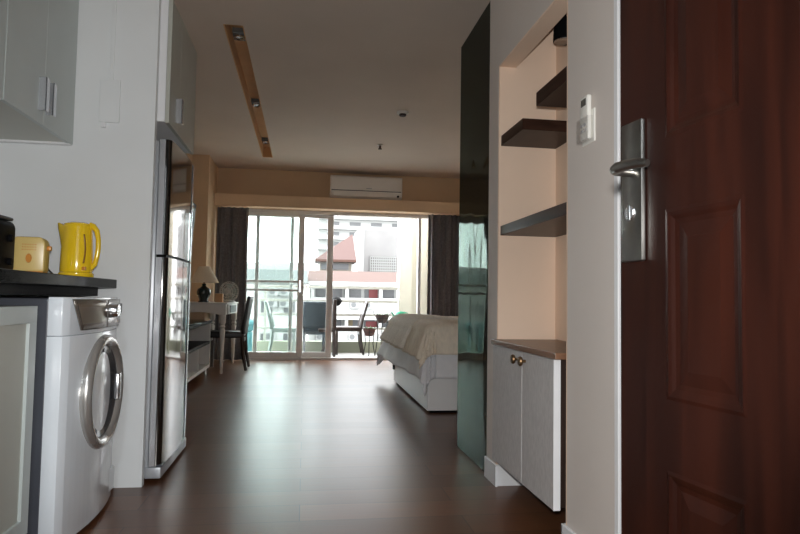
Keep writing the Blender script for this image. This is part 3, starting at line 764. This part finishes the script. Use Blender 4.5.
# fan
fn = thing('desk_fan', 'grey desk fan with round wire guard on the desk', 'fan', (-.965, 8.42, .803), math.radians(250))
MB().lathe([(0, 0), (.075, 0), (.08, .01), (.06, .022), (.02, .03), (0, .03)]).build('base', M['fan'], fn, smooth=True)
MB().cyl((0, 0, .03), .013, .07).build('stem', M['fan'], fn, smooth=True)
MB().lathe([(0, -.10), (.03, -.095), (.042, -.06), (.042, -.02), (0, -.015)], (0, 0, .135), 'x', 20).build('motor', M['fan'], fn, smooth=True)
b = MB()
for r_, x_ in ((.128, .0), (.128, .03), (.105, .052), (.075, .062), (.045, .066), (.105, -.02), (.07, -.03)):
    b.tube([(x_, r_ * math.cos(2 * PI * k / 32), .135 + r_ * math.sin(2 * PI * k / 32)) for k in range(32)], .003, 6, True)
for k in range(28):
    a = 2 * PI * k / 28; c_, s_ = math.cos(a), math.sin(a)
    b.tube([(.066, .02 * c_, .135 + .02 * s_), (.062, .075 * c_, .135 + .075 * s_), (.03, .128 * c_, .135 + .128 * s_), (0, .128 * c_, .135 + .128 * s_), (-.02, .105 * c_, .135 + .105 * s_), (-.034, .04 * c_, .135 + .04 * s_)], .0016, 5)
b.lathe([(0, .068), (.025, .066), (.025, .06), (0, .06)], (0, 0, .135), 'x', 20)
b.build('guard', M['fan'], fn, smooth=True)
for k in range(4):
    a0 = 2 * PI * k / 4
    MB().sheet(lambda u, v: (.012 + .022 * (v - .5), (.02 + .085 * u) * math.cos(a0 + (v - .5) * 1.0), .135 + (.02 + .085 * u) * math.sin(a0 + (v - .5) * 1.0)), 6, 6).build('blade', M['paleplastic'], fn, smooth=True, solid=.002)
bx = thing('carton', 'small tan carton on the desk between lamp and fan', 'box', (-1.03, 7.98, .803))
MB().box(-.05, .04, -.05, .05, 0, .105, .002).build('body', M['tan'], bx)
MB().box(-.051, .041, -.012, .012, .02, .1065).build('tape', M['shade'], bx)

# chairs
def chair(name, label, cat, loc, rz, seatm, legm, W=.44, D=.43, hs=.455, hb=.88, lean=.09, group=None):
    """faces local +x; backrest at -x"""
    c = thing(name, label, cat, loc, rz, group)
    MB().box(-D / 2, D / 2, -W / 2, W / 2, hs - .07, hs, .018, 3).build('seat', seatm, c, smooth=True)
    b = MB()
    def f(u, v):
        x = -D / 2 + .015 - lean * v ** 1.3 + .018 * math.cos((u - .5) * PI) * -1
        return (x, -W / 2 + W * u, hs - .02 + (hb - hs + .02) * v)
    b.sheet(f, 10, 10); b.build('backrest', seatm, c, smooth=True, solid=.032)
    for s in (-1, 1):
        MB().beam((D / 2 - .025, s * (W / 2 - .025), 0), (D / 2 - .025, s * (W / 2 - .025), hs - .06), .036, .036).build('leg', legm, c, bevel=.003)
        b = MB(); b.tube([(-D / 2 - .045, s * (W / 2 - .022), 0), (-D / 2 - .005, s * (W / 2 - .022), .20), (-D / 2 + .012, s * (W / 2 - .022), hs), (-D / 2 + .0 - lean * .35, s * (W / 2 - .022), hs + .2)], [.017, .02, .022, .014], 4)
        b.build('leg', legm, c)
    for xr in (-D / 2 + .01, D / 2 - .025):
        MB().beam((xr, -W / 2 + .045, hs - .10), (xr, W / 2 - .045, hs - .10), .02, .045).build('seat_rail', legm, c)
    return c
chair('desk_chair', 'black high back dining chair pulled up to the white desk', 'chair', (-.93, 7.92, 0), PI, M['leather'], M['dwood'], W=.48, lean=.06)

# ------------------------------------------------------------------ bed
BX0, BX1, BY0, BY1 = .95, 3.05, 4.80, 6.62
bed = thing('bed', 'double bed on a white box base', 'bed', (2.0, 5.7, 0))
MB(bed).box(BX0, BX1, BY0, BY1, .02, .292, .004).build('base', M['bedbase'], bed)
MB(bed).box(BX0 + .03, BX1 - .03, BY0 + .03, BY1 - .03, 0, .02).build('plinth', M['black'], bed)
MB(bed).box(BX0 + .02, BX1, BY0 + .02, BY1 - .02, .294, .665, .05, 4).build('mattress', M['sheet'], bed, smooth=True)
MB(bed).box(BX1 + .001, BX1 + .045, BY0 - .05, BY1 + .05, 0, 1.0, .01).build('headboard', M['bedbase'], bed)
for y in (BY1 - .02,):
    MB(bed).box(BX0 - .02, BX0 - .001, y - .04, y, .14, .20).build('bracket', M['black'], bed)

def drape(x0, x1, y0, y1, zt, ox, oy0, oy1, nu, nv, R, flare, amp, freq, seed, thick, crease=0.0, pn=2.0, flare2=None):
    rnd = random.Random(seed); ph = [rnd.uniform(0, 6.28) for _ in range(8)]
    xi, yi0, yi1 = x0 + R, y0 + R, y1 - R
    U0 = xi - (ox + R * PI / 2); V0 = yi0 - (oy0 + R * PI / 2); V1 = yi1 + (oy1 + R * PI / 2)
    def f(a, c):
        u = U0 + (x1 - U0) * a; v = V0 + (V1 - V0) * c
        du = max(0, xi - u); dv = (yi0 - v) if v < yi0 else ((v - yi1) if v > yi1 else 0)
        sg = -1 if v < yi0 else 1
        d = math.hypot(du, dv); bx_, by_ = max(u, xi), min(max(v, yi0), yi1)
        fl_ = flare if flare2 is None else flare + (flare2 - flare) * min(1, max(0, (v - yi0) / (yi1 - yi0)))
        wob = .006 * math.sin(u * 7 + ph[0]) * math.sin(v * 6 + ph[1])
        cr_ = crease * math.sin(v * freq + .9 * math.sin(u * 3 + ph[2])) * max(0, 1 - (u - x0) / .55) if u > x0 - 1 else 0
        if d < 1e-6: return (u, v, zt + wob + cr_ * min(1, max(0, (xi + .55 - u) / .3)))
        nx, ny = -du / d, sg * dv / d
        d = (du ** pn + dv ** pn) ** (1 / pn)
        th = min(d / R, PI / 2); hz = R * math.sin(th); dp = R * (1 - math.cos(th)); rest = max(0, d - R * PI / 2)
        s = v * (du / d) + (u) * (dv / d) + math.atan2(dv, du + 1e-9) * .35
        rip = amp * min(1, (d / .22)) * (math.sin(s * freq + ph[3] + .8 * math.sin(s * 4.3 + ph[4])) * .6 + .4 * math.sin(s * freq * .47 + ph[5]))
        hz += rest * fl_ + rip + max(0, amp) * .8 * min(1, d / .2); dp += rest * math.sqrt(max(0, 1 - fl_ * fl_))
        return (bx_ + nx * hz, by_ + ny * hz, zt - dp + wob * (1 - min(1, d / .1)) + cr_ * max(0, 1 - d / .1))
    return MB(((x0 + x1) / 2, (y0 + y1) / 2, zt)).sheet(f, nu, nv).build, thick
bf, th = drape(BX0 - .005, BX1 - .55, BY0 - .005, BY1 + .005, .680, .36, .35, .42, 110, 130, .06, .10, .016, 14, 3, .006, 0, 2.6, .48)
tag(bf('duvet', M['sheet'], smooth=True, solid=th), 'pale grey duvet hanging over the bed edges', 'duvet')
bf, th = drape(BX0 - .028, BX1 - .62, BY0 - .022, BY1 + .03, .702, .20, .165, .24, 120, 150, .085, .26, .014, 19, 5, .008, .002, 2.6, .46)
tag(bf('bedspread', M['beige'], smooth=True, solid=th), 'beige bedspread over the pale duvet on the bed', 'bedspread')
bf, th = drape(BX0 - .058, BX0 + .42, BY0 + .50, BY1 + .055, .713, .17, -.06, .18, 60, 150, .10, .36, .017, 42, 9, .008, .013, 2.6, .46)
tag(bf('throw_blanket', M['creamknit'], smooth=True, solid=th), 'cream ribbed throw across the foot of the bed', 'blanket')

# ------------------------------------------------------------------ balcony
S(MB().box(-2.0, 2.6, 9.16, 10.42, -.12, -.002), 'floor_balcony', M['balc'], 'pale tiled balcony floor', 'floor')
S(MB().box(-2.0, 2.6, 10.28, 10.42, -.002, .175), 'balcony_parapet', M['parapet'], 'low olive parapet at the balcony edge', 'parapet')
S(MB().box(1.53, 1.74, 10.24, 10.5, -.3, 3.2), 'pillar_balcony', M['pillar'], 'cream pillar at the right of the balcony', 'pillar')
S(MB().box(2.02, 2.17, 9.17, 10.5, -.1, 3.2).box(1.745, 2.02, 10.36, 10.5, -.1, 3.2), 'wall_balcony', M['pillar'], 'cream wall closing the balcony on the right', 'wall')
rl = thing('balcony_railing', 'white balcony railing of four horizontal bars', 'railing', (-.2, 10.34, .175))
for z in (1.05, .83, .605, .385):
    MB(rl).box(-2.0, 1.53, 10.325, 10.365, z - .02, z + .02, .004).build('rail', M['rail'], rl)
for x in (-1.6, -.62, .36):
    MB(rl).box(x - .02, x + .02, 10.33, 10.36, .176, 1.03, .003).build('post', M['rail'], rl)
# balcony chairs
chair('balcony_chair', 'dark balcony chair facing left in the open doorway', 'chair', (.685, 10.06, 0), PI, M['dwood'], M['dwood'], W=.40, D=.40, hs=.43, hb=.83, lean=.10, group='chairs on the balcony')
c2 = thing('folding_chair', 'dark folding chair standing upright at the glass with a black cap on top', 'chair', (.455, 9.59, 0), 0, 'chairs on the balcony')
MB().box(-.035, .02, -.17, .17, .40, .855, .008).build('backrest', M['dwood'], c2, smooth=True)
MB().box(-.24, -.037, -.17, .17, .37, .41, .008).build('seat', M['dwood'], c2, smooth=True)
for s in (-.14, .14):
    MB().beam((.0, s, 0), (-.01, s, .40), .05, .035).build('leg', M['dwood'], c2)
    MB().beam((-.20, s, 0), (-.06, s, .39), .025, .025).build('leg', M['dwood'], c2)
cap = MB((.473, 9.57, .835))
cap.ball((.473, 9.57,   .83), .082, (1.0, 1.1, .9)); cap.ball((.53, 9.55, .835), .025, (1.3, 1.2, .8), 12)
tag(cap.build('cap', M['blackcloth'], smooth=True), 'black cap hung on the dark folding chair', 'cap')
chair('balcony_chair', 'blue grey balcony chair seen from behind through the glass', 'chair', (.16, 10.05, 0), PI / 2, M['bluegrey'], M['bluegrey'], W=.35, D=.40, hs=.43, hb=.82, lean=.08, group='chairs on the balcony')
chair('balcony_chair', 'balcony chair behind the left sliding pane, pale for the haze of the glass', 'chair', (-.30, 9.82, 0), 0, M['paleplastic'], M['paleplastic'], W=.38, D=.36, hs=.42, hb=.82, lean=.10, group='chairs on the balcony')  # pale plastic paints in the haze of the panes before it
tb = MB((-.86, 9.85, 0)); tb.ball((-.86, 9.85, .44), .13, (1, .7, .85)); tb.cyl((-.86, 9.85, .0), .09, .34)
tag(tb.build('floor_cushion', M['turq'], smooth=True), 'round turquoise cushion on a low stool behind the glass', 'cushion')
# potted plants by the parapet
def planter(x, y, z, r, m, label, name='planter', stand=0.0):
    t = thing(name, label, 'planter', (x, y, 0), 0, 'planters on the balcony')
    MB().lathe([(0, z), (r * .55, z), (r * .8, z + r * .35), (r, z + r * .9), (r * 1.02, z + r * 1.25), (r * .92, z + r * 1.25), (r * .88, z + r), (0, z + r)], n=24).build('pot', m, t, smooth=True)
    b = MB()
    for k in range(3):
        a = 2 * PI * k / 3 + .4; b.tube([(r * .95 * math.cos(a), r * .95 * math.sin(a), z + r * 1.1), (r * .7 * math.cos(a), r * .7 * math.sin(a), z * .6), (r * 1.1 * math.cos(a), r * 1.1 * math.sin(a), .0)], .008, 6)
    b.tube([(r * .9 * math.cos(2 * PI * k / 24), r * .9 * math.sin(2 * PI * k / 24), z + r * .7) for k in range(24)], .006, 6, True)
    for s in (-1, 1): b.tube([(s * r, 0, z + r * 1.2), (s * r * 1.25, 0, z + r * 1.35), (s * r * 1.3, 0, z + r * 1.7), (s * r * 1.12, 0, z + r * 1.75)], .006, 6)
    b.build('stand', M['wire'], t, smooth=True)
    b = MB(); rr = random.Random(int(x * 100))
    for k in range(16):
        a = rr.uniform(0, 6.28); l = rr.uniform(.05, .10); p0 = Vector((r * .5 * math.cos(a), r * .5 * math.sin(a), z + r))
        dirv = Vector((math.cos(a) * .6, math.sin(a) * .6, .5)).normalized(); sd_ = dirv.cross(Vector((0, 0, 1))).normalized() * .012
        q = [b.v(p0), b.v(p0 + dirv * l * .5 + sd_), b.v(p0 + dirv * l), b.v(p0 + dirv * l * .5 - sd_)]; b.face(q)
    b.build('foliage', M['leaf'], t, solid=.002)
planter(1.205, 9.80, .50, .105, M['pot'], 'dark glazed pot on a tall wire stand by the railing')
planter(1.0, 9.72, .30, .095, M['potred'], 'dark red pot on a low wire stand by the railing')
wc = thing('watering_can', 'bright green watering can beside the pillar', 'watering can', (1.49, 9.78, 0))
MB().cyl((0, 0, .0), .10, .55, bev=.006).build('pedestal', M['parapet'], wc, smooth=True)
MB().lathe([(0, .55), (.08, .55), (.085, .56), (.075, .66), (.06, .68), (0, .69)]).build('body', M['green'], wc, smooth=True)
MB().tube([(-.06, 0, .58), (-.10, 0, .61), (-.14, 0, .67)], [.02, .014, .012], 10).build('spout', M['green'], wc, smooth=True)
MB().tube([(.07, 0, .58), (.115, 0, .60), (.11, 0, .66), (.06, 0, .675)], .009, 8).build('handle', M['green'], wc, smooth=True)

# ------------------------------------------------------------------ buildings across the street
S(MB().box(-150, 150, 12, 260, -12.2, -12), 'ground_street', M['ground'], 'pale street far below the balcony', 'ground')
op = thing('apartment_block', 'white apartment block with a long red brown roof', 'building', (5, 70, -12))
MB(op).box(.5, 16, 67.2, 80, -12, 2.5).build('wall', M['bwhite'], op)
b = MB(op); b.prism([(65.6, 2.55), (70.5, 3.95), (80, 2.55)], 'x', .3, 16); b.build('roof', M['roof'], op)
MB(op).box(.3, 16, 65.4, 66.0, 2.2, 2.62).build('eave', M['bwhite'], op)
for zf in (-.95, -4.0, -7.0):
    MB(op).box(.5, 16, 65.7, 67.2, zf - .35, zf).build('balcony_slab', M['bwhite'], op)
    MB(op).box(.5, 16, 65.5, 65.69, zf - .35, zf + 1.92).build('parapet', M['bwhite'], op)
    for k in range(4, 9):
        x = -13.4 + k * 3.55
        MB(op).box(x - .18, x + .18, 65.75, 67.2, zf, zf + 3.0).build('fin_wall', M['bwhite'], op)
cyc = ['bshade', 'bshade', 'bdark', 'bfar', 'bshade', 'bdark', 'bfar', 'bshade']
i_ = 0
for zf, rowk in ((-.95, 0), (-4.0, 3)):
    for k in range(4, 8):
        x0 = -13.4 + k * 3.55 + .35
        for j, (w0, w1) in enumerate(((0, 1.25), (1.6, 2.75))):
            mm = M[cyc[(i_ * 3 + rowk) % 8]]; i_ += 1
            wn = MB(op).box(x0 + w0, x0 + w1, 67.12, 67.22, zf + .25, zf + 2.95).build('window' if mm is M['bshade'] else 'door', mm, op)
MB(op).box(6.78, 7.75, 67.0, 67.11, -.75, 2.0).build('door', M['bred'], op)
MB(op).box(6.5, 7.75, 67.0, 67.11, -3.9, -1.5).build('door', M['bred'], op)
MB(op).box(4.5, 5.1, 67.0, 67.11, -3.9, -1.2).build('door', M['bochre'], op)
# hipped front pavilion
hp = thing('roof_pavilion', 'pavilion with a steep pink red hipped roof', 'building', (3.8, 82.5, -12))
MB(hp).box(1.9, 5.9, 81.4, 85.0, -12, 5.75).build('wall', M['bbeige'], hp)
b = MB(hp)
base = [b.v(p) for p in ((1.2, 80.6, 5.85), (6.45, 80.6, 5.85), (6.45, 85.6, 5.85), (1.2, 85.6, 5.85))]; ap = [b.v((6.0, 82.6, 9.35)), b.v((6.1, 83.4, 9.35))]
for q in ((base[0], base[1], ap[0]), (base[1], base[2], ap[1], ap[0]), (base[2], base[3], ap[1]), (base[3], base[0], ap[0], ap[1]), tuple(base[::-1])): b.face(q)
b.build('roof', M['roofp'], hp)
MB(hp).box(1.2, 6.45, 80.5, 85.6, 5.55, 5.85).build('eave', M['roof'], hp)
MB(hp).box(2.0, 5.5, 81.3, 81.4, 4.6, 5.4).build('window', M['bshade'], hp)
# concrete block with lattice
cb = thing('concrete_building', 'tall plain concrete building with a lattice panel', 'building', (9.5, 88, -12))
MB(cb).box(7.9, 22, 86.2, 94, -12, 10.4).build('wall', M['bpink'], cb)
MB(cb).box(7.1, 7.9, 86.1, 94, -12, 10.5).build('corner_pier', M['bwhite'], cb)
b = MB(cb)
for k in range(17): b.box(8.75 + k * .29, 8.88 + k * .29, 85.95, 86.1, 4.4, 6.75)
for k in range(7): b.box(8.75, 13.5, 85.95, 86.1, 4.4 + k * .37, 4.53 + k * .37)
b.build('lattice', M['bwhite'], cb)
MB(cb).box(8.75, 13.5, 86.12, 86.19, 4.4, 6.75).build('lattice_backing', M['bdark'], cb)
# far tower
ft = thing('tower_block', 'far white tower block with rows of balconies', 'building', (20, 185, -12))
MB(ft).box(3.5, 42, 182, 200, -12, 48).build('wall', M['bwhite'], ft)
for k in range(8):
    z = 12.9 + k * 2.95
    MB(ft).box(2.6, 42, 180.2, 182, z - 1.0, z).build('balcony_band', M['bwhite'], ft)
    for j in range(5):
        x = 6.2 + j * 6.2
        MB(ft).box(x, x + 3.2, 181.9, 182.05, z, z + 1.3).build('window', M['bfar'], ft)
# low pale building on the left
lb = thing('low_building', 'low pale building with a grey green roof behind the left panes', 'building', (-10, 62, -12))
MB(lb).box(-24, .2, 60.5, 66, -12, 2.35).build('wall', M['bwhite'], lb)
b = MB(lb); b.prism([(59.8, 2.3), (64, 3.65), (66.2, 3.65), (66.2, 2.3)], 'x', -24, .25); b.build('roof', M['bgreen'], lb)
MB(lb).box(-24, .2, 66.3, 67.1, 2.7, 4.5).build('ridge_wall', M['bwhite'], lb)
for k in range(7):
    for zf in (-1.0, -4.1):
        x = -14.5 + 2.1 * k
        MB(lb).box(x, x + 1.0, 60.42, 60.5, zf + .3, zf + 1.6).build('window', M['bshade'], lb)
# condenser units
cu0 = thing('condenser_unit', 'condenser unit on the apartment block, topmost row', 'air conditioner', (0, 65.4, 0), 0, 'condenser units across the street')
MB().box(-.5, .5, -.16, .16, 0, .72, .02).build('casing', M['acunit'], cu0)
MB().lathe([(0, -.03), (.25, -.03), (.27, 0)], (-.12, -.16, .36), 'y', 20).build('fan_grille', M['acgrill'], cu0)
MB().box(-.4, .4, -.12, .29, -.06, 0).build('bracket', M['acunit'], cu0)
spots = [(5.14, 65.2, -.1), (6.62, 65.2, -.1), (1.9, 65.2, -.1), (5.05, 65.2, -3.4), (8.15, 65.2, -3.4), (1.7, 65.2, -3.4),
         (-2.9, 60.2, 1.1), (-1.85, 60.2, 1.1), (-3.0, 60.2, 0.0), (-1.85, 60.2, 0.0), (-3.1, 60.2, -3.1), (-1.0, 60.2, -3.1)]
lab = ['condenser unit on the apartment block, upper row, left of the red door', 'condenser unit on the apartment block, upper row, below the red door',
       'condenser unit on the apartment block, upper row, behind the middle pane', 'condenser unit on the apartment block, lower row, below the ochre door',
       'condenser unit on the apartment block, lower row, nearest the balcony pillar', 'condenser unit on the apartment block, lower row, behind the middle pane',
       'condenser unit on the low building, top row, left', 'condenser unit on the low building, top row, right', 'condenser unit on the low building, second row, left',
       'condenser unit on the low building, second row, right', 'condenser unit on the low building, bottom row, left', 'condenser unit on the low building, bottom row, right']
for k, (x, y, z) in enumerate(spots):
    o = cu0 if k == 0 else dup(cu0, (x, y, z))
    o.location = (x, y, z); o['label'] = lab[k]
    o['group'] = 'condenser units on the apartment block' if k < 6 else 'condenser units on the low building'

# ------------------------------------------------------------------ light
w = bpy.data.worlds.new('overcast sky'); SC.world = w; w.use_nodes = True
bg = w.node_tree.nodes['Background']; bg.inputs['Color'].default_value = (0.93, 0.97, 1.0, 1); bg.inputs['Strength'].default_value = 10.0
# the camera's pop-up flash, just above the lens
fl = bpy.data.lights.new('camera_flash', 'SPOT'); fl.energy = 135; fl.spot_size = math.radians(95); fl.spot_blend = .6; fl.shadow_soft_size = .02; fl.color = (1, .985, .965)
flo = bpy.data.objects.new('camera_flash', fl); COL.objects.link(flo)

# ------------------------------------------------------------------ camera
F = 630.0; yaw, pitch, roll = map(math.radians, (8.55, 2.96, 0.92)); CH = 0.87
fw = Vector((math.sin(yaw) * math.cos(pitch), math.cos(yaw) * math.cos(pitch), math.sin(pitch)))
r0 = Vector((math.cos(yaw), -math.sin(yaw), 0)); u0 = r0.cross(fw)
rr_ = r0 * math.cos(roll) + u0 * math.sin(roll); uu_ = -r0 * math.sin(roll) + u0 * math.cos(roll)
cam = bpy.data.cameras.new('camera'); cam.sensor_width = 36; cam.lens = 36 * F / 800; cam.clip_start = .02; cam.clip_end = 500
co = bpy.data.objects.new('camera', cam); COL.objects.link(co)
mw = Matrix((rr_, uu_, -fw)).transposed().to_4x4(); mw.translation = (0, 0, CH); co.matrix_world = mw
SC.camera = co
m2 = mw.copy(); m2.translation = Vector((0.0, 0.02, CH + .08)); flo.matrix_world = m2

vs = SC.view_settings
vs.view_transform = 'Standard'; vs.look = 'None'; vs.gamma = 1.0; vs.use_curve_mapping = False; vs.exposure = 0.0
SC.cycles.use_denoising = True
SC.cycles.max_bounces = 10; SC.cycles.diffuse_bounces = 6; SC.cycles.transparent_max_bounces = 24
